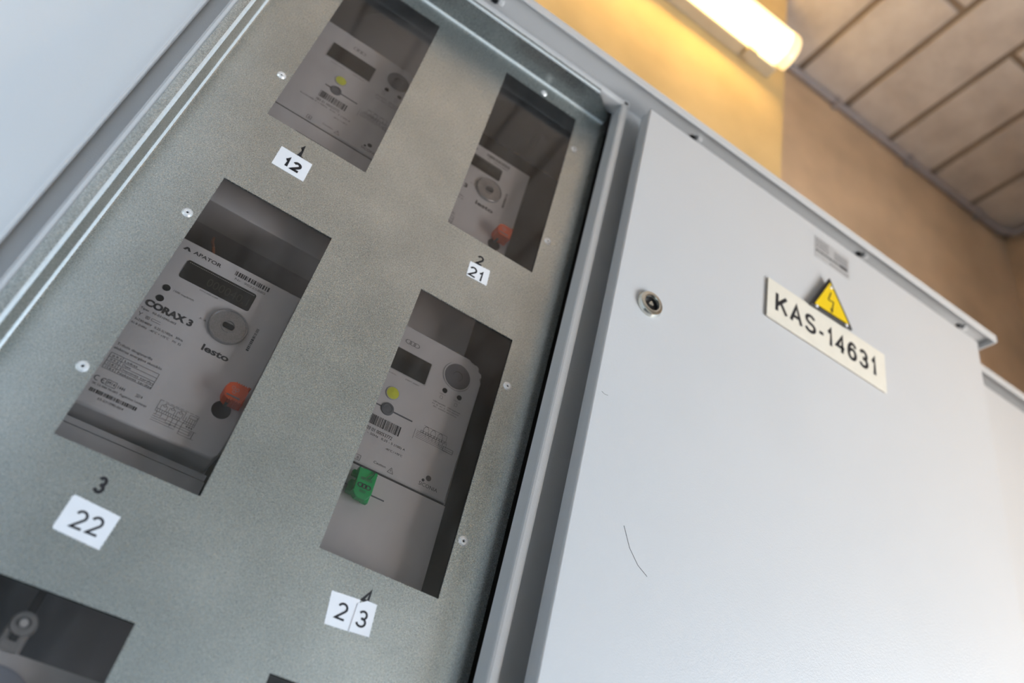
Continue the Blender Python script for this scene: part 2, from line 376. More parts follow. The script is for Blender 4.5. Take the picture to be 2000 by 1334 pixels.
def arc(cx, cy, r, a0, a1, n=5): return [(cx+r*math.cos(math.radians(a0+(a1-a0)*i/n)), cy+r*math.sin(math.radians(a0+(a1-a0)*i/n))) for i in range(n+1)]

# ------------------------------------------------------------------ the room
FL, CE = -1.80, 1.70
PIER_Y, WALL_Y, PIER_X, RX = .18, .343, .929, 2.12
struct(MB().box(-2.6, PIER_X, PIER_Y, .50, FL, CE, 'plaster').build('wall_pillar', bevel=.004))
struct(MB().box(PIER_X-.05, RX+.3, WALL_Y, .50, FL, CE, 'plaster_brown').build('wall_back'))
y0, y1, z0, z1 = WIN
mb = MB()
for a, b, c, d in ((-2.75, y0, FL, CE), (y1, WALL_Y, FL, CE), (y0, y1, FL, z0), (y0, y1, z1, CE)): mb.box(RX, RX+.3, a, b, c, d, 'plaster_brown')
struct(mb.build('wall_right'))
struct(MB().box(-2.75, -2.6, -2.75, .5, FL, CE, 'front_wall').build('wall_left'))
struct(MB().box(-2.75, RX+.3, -2.9, -2.75, FL, CE, 'front_wall').build('wall_front'))
struct(MB().box(-2.75, RX+.3, -2.9, .5, FL-.1, FL, 'floor').build('floor'))
wf = MB()
for a, b, c, d in ((y0, y0+.05, z0, z1), (y1-.05, y1, z0, z1), (y0+.05, y1-.05, z0, z0+.05), (y0+.05, y1-.05, z1-.05, z1)): wf.box(RX+.1, RX+.16, a, b, c, d, 'paint')
struct(wf.build('window_1'))
# ceiling: long concrete blocks in running bond with sunk mortar joints
cb = MB(); P = .197; k = -19; gap = .009; LB = .85
while 1.130+P*k < RX:
    xa, xb = 1.130+P*k, 1.130+P*(k+1); off = 0 if k % 2 == 0 else LB/2
    j = -4
    while -.065+off+LB*j < WALL_Y+.05:
        ya, yb = -.065+off+LB*j, -.065+off+LB*(j+1)
        ya, yb = max(ya, -2.75), min(yb, .5)
        x0_, x1_ = max(xa, -2.6), min(xb, RX)
        if yb-ya > .03 and x1_-x0_ > .03: cb.box(x0_+gap, x1_-gap, ya+gap, yb-gap, CE, CE+.05, 'block', .003, 1)
        j += 1
    k += 1
cb.box(-2.75, RX+.3, -2.9, .5, CE+.008, CE+.12, 'mortar')
struct(cb.build('ceiling'))

# conduit along the wall/ceiling corner
c = thing('cable_conduit', 'grey round conduit running along the corner of brown wall and ceiling', 'conduit', (1.5, WALL_Y-.012, CE-.012))
MB().tube([(.94, WALL_Y-.013, CE-.014), (2.00, WALL_Y-.013, CE-.014), (2.06, WALL_Y-.018, CE-.02), (2.09, WALL_Y-.05, CE-.03), (2.10, WALL_Y-.11, CE-.03)], .0115, 'conduit', 14).build('pipe', c)
for x in (1.29, 1.62, 1.95): MB().box(x-.008, x+.008, WALL_Y-.027, WALL_Y, CE-.032, CE-.001, 'conduit', .002).build('clip', c)

# ------------------------------------------------------------------ the lamp
LX0, LX1 = -.36, .885
l = thing('fluorescent_lamp', 'lit fluorescent batten lamp mounted on the yellow wall above the cabinets', 'lamp', (.26, PIER_Y, 1.28))
MB().box(LX0+.01, LX1-.015, PIER_Y-.034, PIER_Y, 1.226, 1.330, 'lamp_body', .004).build('base', l)
zc, yc = 1.278, PIER_Y-.068
sec = []
for a in range(0, 181, 12): sec.append((zc+.052*math.cos(math.radians(a)), PIER_Y-.045-.052*math.sin(math.radians(a))**.8 if 0 < a < 180 else PIER_Y-.045))
sec = [(zc+.050, PIER_Y-.0345)]+sec+[(zc-.050, PIER_Y-.0345)]
dm = MB(); dm.extr(sec, 'x', LX0+.012, LX1-.03, 'lamp_glow', False, True); dm.build('diffuser', l)
MB().tube([(LX0+.03, PIER_Y-.062, zc), (LX1-.045, PIER_Y-.062, zc)], .013, 'lamp_tube', 16).build('tube', l)
em = MB(); em.extr([(zc+(z-zc)*1.04, y-.001 if y < PIER_Y-.03 else y) for z, y in sec], 'x', LX1-.03, LX1, 'lamp_end', False, True); em.build('end_cap', l, bevel=.008)
em = MB(); em.extr([(zc+(z-zc)*1.04, y) for z, y in sec], 'x', LX0, LX0+.012, 'lamp_end', False, True); em.build('end_cap', l, bevel=.004)
for x in (.20, .50, .79): MB().box(x-.014, x+.014, PIER_Y-.040, PIER_Y-.012, zc-.060, zc-.048, 'lamp_body', .002).build('clip', l)

# ------------------------------------------------------------------ metering cabinet
cab = thing('metering_cabinet', 'large light grey steel cabinet with meter panel, closed right door and open left door', 'cabinet', (.5, PIER_Y, -.92))
LIPY, GUT, ZB = -.041, -.020, -.90
XL, XR, ZT = -.135, 1.160, .474
e = MB()
# body: sides, top, bottom, back
e.box(XL, XL+.002, GUT, PIER_Y, ZB, ZT, 'paint'); e.box(XR-.002, XR, GUT, PIER_Y, ZB, ZT, 'paint'); e.box(XL, XR, GUT, PIER_Y, ZB, ZB+.002, 'paint')
e.box(XL, XR, PIER_Y-.003, PIER_Y, ZB, ZT, 'paint')
sheet_holes(e, XL, XR, ZB, ZT, [(-.0855, .4006, -.845, .4525), (.455, 1.125, -.845, .415)], GUT, GUT+.002, 'paint')
e.build('enclosure', cab)
# folded lip round the left opening, 12 mm wide on the front, 25 mm returns
lp = MB(); r = .003
def lip_prof(xo, xi):   # outer, inner x ; goes from the gutter forward, across, and back inside
    sgn = 1 if xi > xo else -1
    return [(xo, GUT), (xo, LIPY+r), (xo+sgn*r*.3, LIPY+r*.3), (xo+sgn*r, LIPY), (xi-sgn*r, LIPY), (xi-sgn*r*.3, LIPY+r*.3), (xi, LIPY+r), (xi, -.0165), (xi-sgn*.0012, -.0165), (xi-sgn*.0012, LIPY+r)]
lp.extr(lip_prof(.4066, .3945), 'z', ZB+.03, .4585, 'paint')
lp.extr(lip_prof(-.0888, -.0765), 'z', ZB+.03, .4585, 'paint')
lp.extr([(a, b) for a, b in lip_prof(.4585, .4465)], 'x', -.0888, .4066, 'paint')
lp.extr([(a, b) for a, b in lip_prof(-.87, -.858)], 'x', -.0888, .4066, 'paint')
lp.box(.3955, .4056, -.0385, -.0375, .4565, .4585, 'paint')
lp.build('door_seal_lip', cab)
# roof with a down-turned front edge
rf = MB(); RY = -.0735; RZ0, RZ1 = .462, .477; RXL, RXR = -.175, 1.190
rf.box(RXL, RXR, RY, PIER_Y, RZ1-.003, RZ1, 'paint', .0012)
rf.box(RXL, RXR, RY, RY+.003, RZ0, RZ1-.003, 'paint', .0012); rf.box(RXR-.003, RXR, RY+.003, PIER_Y, RZ0, RZ1-.003, 'paint', .001); rf.box(RXL, RXL+.003, RY+.003, PIER_Y, RZ0, RZ1-.003, 'paint', .001)
rf.build('roof', cab)
for x, y in ((.1755, -.0446), (.5286, -.0505), (.8838, -.0545), (1.132, -.0540)):
    b = MB(); b.box(x-.004, x+.004, y-.004, y+.004, .4665, .474, 'steel', .0015); b.box(x-.013, x-.005, y+.001, y+.008, .4715, .474, 'black', .001); b.build('roof_bolt', cab)
# closed right door
DY = -.0644; DX0, DX1, DZ0, DZ1 = .4285, 1.147, -.88, .4427
d = MB(); d.box(DX0, DX1, DY, -.0422, DZ0, DZ1, 'paint', .0022, 3)
door = d.build('door', cab); door['label'] = 'closed light grey right-hand cabinet door'
lk = MB(); cx, cz = .4795, .0985
lk.lathe(cx, cz, [(.0178, DY), (.0178, DY-.0012), (.0158, DY-.0052), (.0122, DY-.0064), (.0106, DY-.0060), (.0100, DY-.003)], 'chrome', 48)
lk.lathe(cx, cz, [(.0100, DY-.003), (.0096, DY-.0006), (0, DY-.0006)], 'black', 48, ['black', 'black'])
tri = [(cx+.0036*math.cos(math.radians(a)), cz+.0036*math.sin(math.radians(a))) for a in (75, 105, 195, 225, 315, 345)]
lk.prism(tri, DY-.0044, DY-.0005, 'chrome', .0006)
lk.build('lock', door)
nl = MB(); nl.prism([(.757, .376), (.8325, .374), (.8325, .4215), (.757, .4215)], DY-.0004, DY, 'silver_label')
rr = random.Random(4)
for i, z in enumerate((.4165, .4120, .4075, .4030, .3985)):
    x = .7595
    while x < .787: w = rr.uniform(.002, .006); nl.rect(x, min(x+w, .787), z-.0009, z+.0009, DY-.0006, 'label_print'); x += w+.0012
    x = .799
    while i and x < .829: w = rr.uniform(.002, .006); nl.rect(x, min(x+w, .829), z-.0012, z+.0008, DY-.0006, 'label_print'); x += w+.0012
x = .7595
while x < .829: w = rr.uniform(.003, .006); nl.rect(x, min(x+w, .829), .3885, .3935, DY-.0006, 'print_light'); x += w+.0016
nl.rect(.812, .827, .3880, .3940, DY-.0007, 'print'); 
x = .789
while x < .829: w = rr.uniform(.002, .005); nl.rect(x, min(x+w, .829), .3795, .3815, DY-.0006, 'label_print'); x += w+.0012
nl.build('rating_label', door)['label'] = 'small silver rating label'
sc = MB(); sc.tube([(.4915+.0000, DY-.0001, -.186), (.502, DY-.0001, -.2055), (.5145, DY-.0001, -.2185), (.527, DY-.0001, -.225)], .00022, 'print', 5)
sc.build('scratch', door); sc = MB(); sc.tube([(.4375, DY-.0001, -.052), (.4415, DY-.0001, -.0535), (.446, DY-.0001, -.0528)], .0002, 'print', 5); sc.build('scratch', door)
# open left door (swung out a quarter turn; we look at its inner face)
lx = -.109
d = MB(); d.box(lx-.0225, lx, -.595, -.0415, ZB+.02, .4427, 'paint', .0015)
d.box(lx-.0225, lx+.001, -.0320, -.0215, ZB+.02, .4427, 'paint', .002); d.box(lx-.0225, lx-.0012, -.0415, -.0320, ZB+.02, .4427, 'paint')
ld = d.build('door', cab); ld['label'] = 'open left-hand cabinet door seen from its inner face'

# galvanised tray panel with six window cut-outs
WW, WH, CP, RP = .12, .3038, .2284, .4096
wins = [(c*CP, c*CP+WW, -(rw-1)*RP-WH, -(rw-1)*RP) for rw in range(3) for c in range(2)]
pn = MB(); PX0, PX1, PZ0, PZ1 = -.0688, .3975, -.85, .4375; br = .0032
sheet_holes(pn, PX0+br, PX1, PZ0, PZ1-br, wins, 0, .0015, 'galv')
prof = [(PX0+br, 0)] + [(PX0+br-br*math.sin(a), -br+br*math.cos(a)) for a in [i*PI/8 for i in range(1, 5)]]
prof += [(PX0, -.042+br)] + [(PX0-br+br*math.cos(a), -.042+br-br*math.sin(a)) for a in [i*PI/8 for i in range(1, 5)]] + [(-.0811, -.042), (-.0815, -.0415), (-.0815, -.036)]
# left side: wall of the tray and its outer flange, mitred at the top
pn.extr(prof, 'z', PZ0, lambda p: PZ1-(p[0]-PX0) if p[0] < PX0+br else PZ1-br, 'galv', True, False, 'galv_highlight', (1, 2, 3, 5, 6, 7, 8))
prof = [(PZ1-br, 0)] + [(PZ1-br+br*math.sin(a), -br+br*math.cos(a)) for a in [i*PI/8 for i in range(1, 5)]]
prof += [(PZ1, -.014), (PZ1, -.042+br)] + [(PZ1+br-br*math.cos(a), -.042+br-br*math.sin(a)) for a in [i*PI/8 for i in range(1, 5)]] + [(.4435, -.042), (.4455, -.0412), (.4465, -.0395), (.4468, -.034)]
def xr(p): 
    y = p[1]; return .3906 if y > -.014 else .3906-.0365*min(1, (-.014-y)/.028)
pn.extr(prof, 'x', lambda p: PX0-(p[0]-PZ1) if p[0] > PZ1-br else PX0+br, xr, 'galv', True, False, 'galv_highlight', (1, 2, 3, 6, 7, 8))
panel = pn.build('meter_panel', cab, fixn=True); panel['label'] = 'galvanised steel panel with rectangular meter windows'
for h in wins:
    MB().box(h[0]-.006, h[1]+.006, .0016, .0040, h[2]-.006, h[3]+.006, 'pane').build('window_pane', panel)['label'] = 'clear acrylic window pane'
riv = None
for x, z in ((-.0098, .1680), (-.0102, -.0592), (-.0102, -.2438), (-.0102, .3500), (.2902, .4186), (.3583, .3502), (.3571, .1664), (.3573, -.0596), (.3567, -.2435), (-.0102, -.4660), (.3567, -.4660)):
    if riv is None:
        m = MB(); m.lathe(x, z, [(.0044, 0), (.0044, -.0003), (.0037, -.0012), (.0023, -.0016), (.0016, -.0014), (.0011, -.0002)], 'steel', 28); m.cyl(x, z, .0011, -.0002, .0, 'black', 16)
        m.lathe(x, z, [(.0052, -.00002), (.0049, -.0004), (.0044, -.0004)], 'steel', 28)
        riv = m.build('rivet', panel, fixn=True); rx, rz = x, z
    else:
        c_ = riv.copy(); COL.objects.link(c_); c_.parent = panel; c_.location = riv.location+Vector((x-rx, 0, z-rz))
for s_, x0, x1, zb, h, w in (('1', .0468, .0530, .0760, .0155, .27), ('2', .2766, .2856, .0722, .0140, .17), ('3', .0452, .0535, -.3335, .0145, .19), ('4', .2790, .2885, -.3350, .0150, .17)):
    m = MB(); m.glyphs(s_, x0, x1, zb, h, -.0002, 'ink', w)
    if s_ == '1': m.rect(x0+.0008, x1+.0012, zb, zb+.0014, -.0002, 'ink')
    m.build('stencilled_number', panel)
# dark board at the back of the compartment
MB().box(XL+.01, .41, .1505, .155, -.84, .455, 'back').build('mounting_board', cab)
MB().box(XL+.015, .405, .1465, .1503, -.84, -.385, 'board_grey').build('lower_backplate', cab)
MB().box(.412, .414, GUT+.003, .176, -.86, .46, 'back').build('partition', cab)

# ------------------------------------------------------------------ number stickers
def sticker(poly, label, texts, y=-.0003, th=.0002):
    ox = sum(p[0] for p in poly)/len(poly); oz = sum(p[1] for p in poly)/len(poly)
    t = thing('number_sticker', label, 'sticker', (ox, 0, oz))
    MB().prism(poly, y, y+th, 'sticker').build('paper', t)
    m = MB()
    for a in texts: m.glyphs(*a)
    m.build('printed_number', t)
YS = -.0005
sticker([(.0302, .0478), (.0670, .0474), (.0665, .0752), (.0300, .0758)], 'white rectangular sticker reading 12 under the top left window', [('12', .0392, .0590, .0530, .0140, YS, 'ink', .235)])
sticker([(.2713, .0492), (.2982, .0502), (.2968, .0733), (.2700, .0708)], 'small white sticker reading 21 under the top right window', [('21', .2722, .2915, .0510, .0145, YS, 'ink', .15)])
sticker([(.0350, -.3672), (.0362, -.3690), (.0719, -.3713), (.0738, -.3429), (.0375, -.3403), (.0358, -.3415)], 'white sticker reading 22 under the left window showing the meter with the orange seal', [('22', .0442, .0660, -.3637, .0150, YS, 'ink', .13)])
sticker([(.2558, -.3604), (.2790, -.3590), (.2790, -.3312), (.2521, -.3330)], 'white sticker reading 2 under the window showing the green seal', [('2', .2616, .2716, -.3532, .0145, YS, 'ink', .13)])
sticker([(.2778, -.3589), (.2966, -.3574), (.2944, -.3300), (.2850, -.3298), (.2775, -.3350)], 'white sticker reading 3 overlapping the sticker that reads 2', [('3', .2808, .2905, -.3530, .0145, -.0011, 'ink', .13)], -.0009, .0006)

# ------------------------------------------------------------------ signs on the closed door
SY = DY-.0036
t = thing('sign_plate', 'ivory rectangular plate reading KAS-14631 on the closed grey door', 'sign', (.78, DY, .231))
MB().box(.6633, .8976, SY, SY+.0018, .1965, .2662, 'ivory', .0004).build('plate', t)
MB().box(.6643, .8966, SY+.0018, DY, .1980, .2650, 'adhesive').build('foam_backing', t)
MB().glyphs('KAS-14631', .6775, .8790, .2145, .0335, SY-.0002, 'ink', .165).build('printed_text', t)
TY = DY-.0086
t = thing('warning_triangle', 'yellow and black triangular high voltage sign above the plate', 'sign', (.782, DY, .29))
A, B_, C_ = Vector((.779, 0, .3385)), Vector((.7405, 0, .2640)), Vector((.8245, 0, .2668)); ce = (A+B_+C_)/3
def shr(f, y): return [Vector((ce.x+(p.x-ce.x)*f, y, ce.z+(p.z-ce.z)*f)) for p in (A, B_, C_)]
MB().prism([(p.x, p.z) for p in shr(1, 0)], TY, TY+.004, 'black', .0005).build('plate', t)
m = MB(); m.face([m.bm.verts.new(p) for p in shr(.82, TY-.0003)], 'yellow'); m.build('yellow_field', t)
m = MB()
k = .0022; zz = [(.7805, .310), (.7745, .2925), (.7855, .2940), (.7815, .2745)]
for (a, b), (c2, d2) in zip(zz, zz[1:]): m.line(a, b, c2, d2, k, TY-.0005, 'ink')
m.face([m.bm.verts.new(v) for v in ((.7785, TY-.0005, .2795), (.7848, TY-.0005, .2775), (.7808, TY-.0005, .2700))], 'ink'); m.build('lightning_symbol', t)
for x, z in ((.7812, .3205), (.7515, .2658), (.8115, .2672)):
    MB().lathe(x, z, [(.0026, TY), (.0024, TY-.0010), (.0014, TY-.0018), (0, TY-.0020)], 'sticker', 20).build('mounting_pin', t)

# ------------------------------------------------------------------ neighbouring cabinet on the right
nb = thing('electrical_cabinet', 'lower light grey cabinet to the right of the metering cabinet', 'cabinet', (1.7, .33, -.92))
e = MB(); e.box(1.205, 2.05, .0335, WALL_Y-.002, ZB, .455, 'paint'); e.build('enclosure', nb)
e = MB(); e.box(1.200, 2.08, -.020, WALL_Y-.002, .461, .464, 'paint', .0012); e.box(1.200, 2.08, -.020, -.017, .4485, .4620, 'paint', .0012); e.build('roof', nb)
e = MB(); e.box(1.212, 2.035, -.011, .033, DZ0, .430, 'paint', .0022, 3); e.build('door', nb)

# ------------------------------------------------------------------ meters
def rrect(x0, x1, z0, z1, r, n=6, corners=(1, 1, 1, 1)):
    p = []
    for cx, cz, a0, on in ((x1-r, z1-r, 0, corners[0]), (x0+r, z1-r, 90, corners[1]), (x0+r, z0+r, 180, corners[2]), (x1-r, z0+r, 270, corners[3])):
        if on: p += [(cx+r*math.cos(math.radians(a0+90*i/n)), cz+r*math.sin(math.radians(a0+90*i/n))) for i in range(n+1)]
        else: p.append(((x1 if a0 in (0, 270) else x0), (z1 if a0 in (0, 90) else z0)))
    return p
def corax():
    F = .030; y = F-.0002
    t = thing('electricity_meter', 'grey meter with metal ring port behind the middle left window', 'meter', (.047, .12, -.2), 'meters with a metal ring port')
    body = MB()
    body.prism([(-.028, -.2625), (.1165, -.2600), (.1190, -.2540), (.1228, -.2386), (.1228, -.0645), (-.028, -.0660)], F, .074, 'meter', .0022, 3)
    b_ = body.build('body', t)
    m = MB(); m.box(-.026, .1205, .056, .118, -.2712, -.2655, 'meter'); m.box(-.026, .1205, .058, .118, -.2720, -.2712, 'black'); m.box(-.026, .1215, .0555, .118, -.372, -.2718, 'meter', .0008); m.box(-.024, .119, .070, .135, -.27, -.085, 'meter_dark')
    m.build('terminal_cover', t)
    m = MB(); m.prism(rrect(.0108, .0824, -.1085, -.0865, .0025), F-.0006, F+.001, 'lcd', .0003)
    for i in range(38): m.rect(.0135+i*.00178, .0135+i*.00178+.0010, -.0893, -.0889, F-.0009, 'meter')
    m.text('000040.1', .036, .0785, -.1040, .0095, F-.0008, 'lcd_seg', .0); m.build('display', t)
    m = MB(); c = (.0732, -.1341)
    m.lathe(*c, [(.0187, F), (.0187, F-.0030), (.0180, F-.0038), (.0170, F-.0038), (.0164, F-.0028), (.0070, F-.0026), (.0066, F-.0034), (.0058, F-.0034), (.0055, F-.0022), (0, F-.0022)], 'ring', 48)
    m.prism(rrect(c[0]-.0056, c[0]+.0056, c[1]-.0024, c[1]+.0024, .0023), F-.0040, F-.0022, 'black'); m.build('optical_port', t)
    for z in (-.1257, -.1387):
        MB().lathe(.0080, z, [(.0038, F), (.0036, F-.0004), (.0030, F-.0002), (0, F-.0002)], 'black', 24, ['meter', 'black', 'black']).build('indicator_light', t)
    m = MB()
    m.face([m.bm.verts.new((x, y, z)) for x, z in ((.0008, -.0780), (.0035, -.0742), (.0060, -.0742), (.0087, -.0780), (.0065, -.0784), (.0048, -.0762), (.0030, -.0784))], 'print')
    m.text('APATOR', .0113, .0397, -.0780, .0040, y, 'print', .02)
    m.build('maker_logo', t); m = MB()
    m.text('CORAX 3', -.0008, .0444, -.1512, .0066, y, 'print', .055)
    m.build('model_lettering', t); m = MB()
    m.text('lesto', .0618, .0882, -.1675, .0066, y, 'print', .03)
    m.build('company_lettering', t)
    m = MB()
    m.text('Nr  90225880', .0564, .0886, -.0823, .0026, y, 'print_light')
    m.build('serial_number', t); m = MB()
    m.text('1500 imp/kWh', .0147, .0345, -.1258, .0020, y, 'print'); m.text('EPN 020 C00', .034, .052, -.1117, .0014, y, 'print_light'); m.text('A  A', .0465, .0535, -.1395, .0022, y, 'print_light')
    m.build('pulse_text', t); m = MB()
    m.text('Tipas   03-031090-003', -.0014, .0319, -.1567, .0022, y, 'print')
    m.line(-.0006, -.1600, .0012, -.1620, .0004, y, 'print'); m.line(.0030, -.1600, .0012, -.1620, .0004, y, 'print'); m.line(.0012, -.1620, .0012, -.1640, .0004, y, 'print')
    m.frame(.0070, .0100, -.1640, -.1612, .0003, y, 'print'); m.frame(.0079, .0091, -.1632, -.1620, .0003, y, 'print'); m.line(.0130, -.1612, .0200, -.1612, .0003, y, 'print'); m.line(.0130, -.1634, .0210, -.1634, .0003, y, 'print'); m.ringf(.0130, -.1623, .0010, .0013, y, 'print', 8, PI/2, 3*PI/2)
    m.text('3x230/400V   0,25-5(100)A   50Hz', -.0007, .0448, -.1692, .0023, y, 'print'); m.text('Kl. B (kWh)   -40°C ÷ +70°C    M1  E2', -.0013, .0451, -.1738, .0021, y, 'print')
    m.build('rating_text', t); m = MB()
    m.text('Trifazis daugiatarifis', -.0011, .0308, -.1990, .0025, y, 'print'); m.text('elektros energijos skaitiklis', -.0014, .0418, -.2036, .0025, y, 'print')
    m.build('description_text', t); m = MB()
    m.frame(-.0009, .0424, -.2242, -.2080, .00035, y, 'print'); m.line(.0100, -.2242, .0100, -.2080, .0003, y, 'print')
    for i, (a, b) in enumerate((('0.9.1', 'Laikas'), ('0.9.2', 'Data'), ('15.8.2', 'Dieninis tarifas'), ('15.8.4', 'Naktinis tarifas'))):
        zb = -.2115-i*.00405
        if i: m.line(-.0009, zb+.0031, .0424, zb+.0031, .00035, y, 'print')
        m.text(a, .0012, .0086, zb, .0021, y, 'print'); m.text(b, .0122, .0122+.0019*len(b), zb, .0021, y, 'print')
    m.build('register_table', t); m = MB()
    m.ringf(.0008, -.2350, .0019, .0026, y, 'print', 14, PI/3, 5*PI/3); m.ringf(.0068, -.2350, .0019, .0026, y, 'print', 14, PI/3, 5*PI/3); m.line(.0045, -.2350, .0070, -.2350, .0006, y, 'print')
    m.frame(.0089, .0172, -.2377, -.2322, .0004, y, 'print'); m.text('M14', .0100, .0162, -.2364, .0032, y, 'print'); m.text('1444', .0188, .0250, -.2364, .0032, y, 'print'); m.text('2014', .0345, .0404, -.2362, .0032, y, 'print')
    m.text('SK 12-044 MI-003  Pagaminta Lenkijoje', -.0006, .0470, -.2412, .0020, y, 'print'); m.build('conformity_text', t); m = MB(); m.text('03-031090-004', .0100, .0321, -.2526, .0022, y, 'print')
    m.build('part_number', t)
    for a in ((.0542, .0903, -.0775, -.0722, y, 'print', 62, 3), (.0975, .1002, -.1475, -.1207, y, 'print', 44, 5, True), (.0004, .0420, -.2482, -.2447, y, 'print', 90, 9)): m = MB(); m.barcode(*a); m.build('barcode', t)
    m = MB(); w = .00028
    for i in range(8): m.line(.0545+i*.0045, -.2288, .0545+i*.0045+.0032, -.2288, w, y, 'print')
    m.line(.0545, -.2288, .0545, -.2400, w, y, 'print'); m.line(.0900, -.2288, .0900, -.2400, w, y, 'print'); m.line(.0545, -.2400, .0785, -.2400, w, y, 'print'); m.line(.0545, -.2372, .0760, -.2372, w, y, 'print'); m.line(.0785, -.2400, .0900, -.2400, w, y, 'print'); m.line(.0785, -.2378, .0900, -.2378, w, y, 'print')
    for i in range(3):
        cx = .0600+i*.0072; m.ringf(cx, -.2326, .0010, .0013, y, 'print', 12); m.line(cx-.0026, -.2326, cx-.001, -.2326, w, y, 'print'); m.line(cx+.001, -.2326, cx+.0026, -.2326, w, y, 'print'); m.line(cx-.0026, -.2326, cx-.0026, -.2372, w, y, 'print'); m.line(cx+.0026, -.2326, cx+.0026, -.2372, w, y, 'print'); m.line(cx, -.2300, cx, -.2316, w, y, 'print')
    m.line(.0600, -.2300, .0785, -.2300, w, y, 'print'); m.line(.0785, -.2300, .0785, -.2372, w, y, 'print'); m.frame(.0825, .0893, -.2335, -.2305, w, y, 'print')
    for i in range(11): m.line(.0560+i*.0020, -.2372, .0560+i*.0020, -.2400, w, y, 'print')
    for i in range(5): m.line(.0805+i*.002, -.2335, .0805+i*.002, -.2400, w, y, 'print')
    for i, (x, z) in enumerate(((.0565, -.2430), (.0610, -.2445), (.0665, -.2465), (.0710, -.2485), (.0755, -.2475), (.0800, -.2510))): m.line(x, -.2400, x, z, w, y, 'print')
    for z, xe in ((-.2430, .060), (-.2450, .066), (-.2470, .073), (-.2490, .076)): m.line(.0545, z, xe, z, w, y, 'print')
    m.line(.062, -.2440, .094, -.2440, w, y, 'print'); m.line(.067, -.2462, .090, -.2462, w, y, 'print'); m.line(.080, -.2510, .0945, -.2510, w, y, 'print'); m.line(.080, -.2488, .090, -.2488, w, y, 'print'); m.line(.0920, -.2440, .0920, -.2510, w*1.6, y, 'print'); m.frame(.0890, .0905, -.2480, -.2450, w, y, 'print')
    for i in range(3): m.rect(.0837+i*.0022, .0850+i*.0022, -.2425, -.2412, y, 'print_light')
    m.build('wiring_diagram', t)
    MB().lathe(.1036, -.2135, [(.0088, F), (.0086, F-.0006), (.0078, F-.0003), (0, F-.0003)], 'black', 30, ['dark', 'dark', 'black']).build('seal_hole', t)
    return t
M3 = corax()
M3['label'] = 'grey electricity meter with metal ring port in the window above the sticker reading 22'
M2 = copy_tree(M3); M2.location += Vector((.2012, .015, .369)); M2['label'] = 'grey electricity meter with metal ring port, blurred behind the top right window'

def orange_seal():
    t = thing('security_seal', 'orange translucent plastic seal in the window above the sticker reading 22', 'seal', (.106, .02, -.203), 'orange meter seals')
    m = MB(); y0, y1 = .0105, .027
    pts = [(.0965, -.1985), (.0985, -.1935), (.1020, -.1915)]
    for i in range(12): pts.append((.1030+i*.00112, -.1915-(.0006 if i % 2 else 0)))
    pts += [(.1180, -.1900), (.1160, -.1960), (.1158, -.2020), (.1175, -.2085), (.1165, -.2090)]
    for i in range(12): pts.append((.1155-i*.00118, -.2088-(.0006 if i % 2 else 0)))
    pts += [(.0985, -.2070), (.0965, -.2020)]
    m.prism(pts, y0, y1, 'orange', .0012, 2); m.build('cap', t)
    m = MB(); m.box(.1000, .1110, .0125, .0245, -.2045, -.1955, 'orange', .002); m.build('core', t)
    MB().box(.100, .113, y0-.0004, y0+.001, -.2066, -.2048, 'knob', .0005).build('locking_bar', t)
    m = MB(); m.ringf(.1035, -.1975, .0012, .0017, y0-.0002, 'clear_cap', 16); m.ringf(.1075, -.1985, .0012, .0017, y0-.0002, 'clear_cap', 16); m.ringf(.1055, -.2012, .0012, .0017, y0-.0002, 'clear_cap', 16); m.build('embossed_mark', t)
    MB().cyl(.1045, -.2080, .0018, .020, .0302, 'dark', 14).build('stem', t)
    return t
s3 = orange_seal()
s2 = copy_tree(s3); s2.location += Vector((.2000, .015, .3685)); s2['label'] = 'blurred orange red plastic seal in the window above the sticker reading 21'

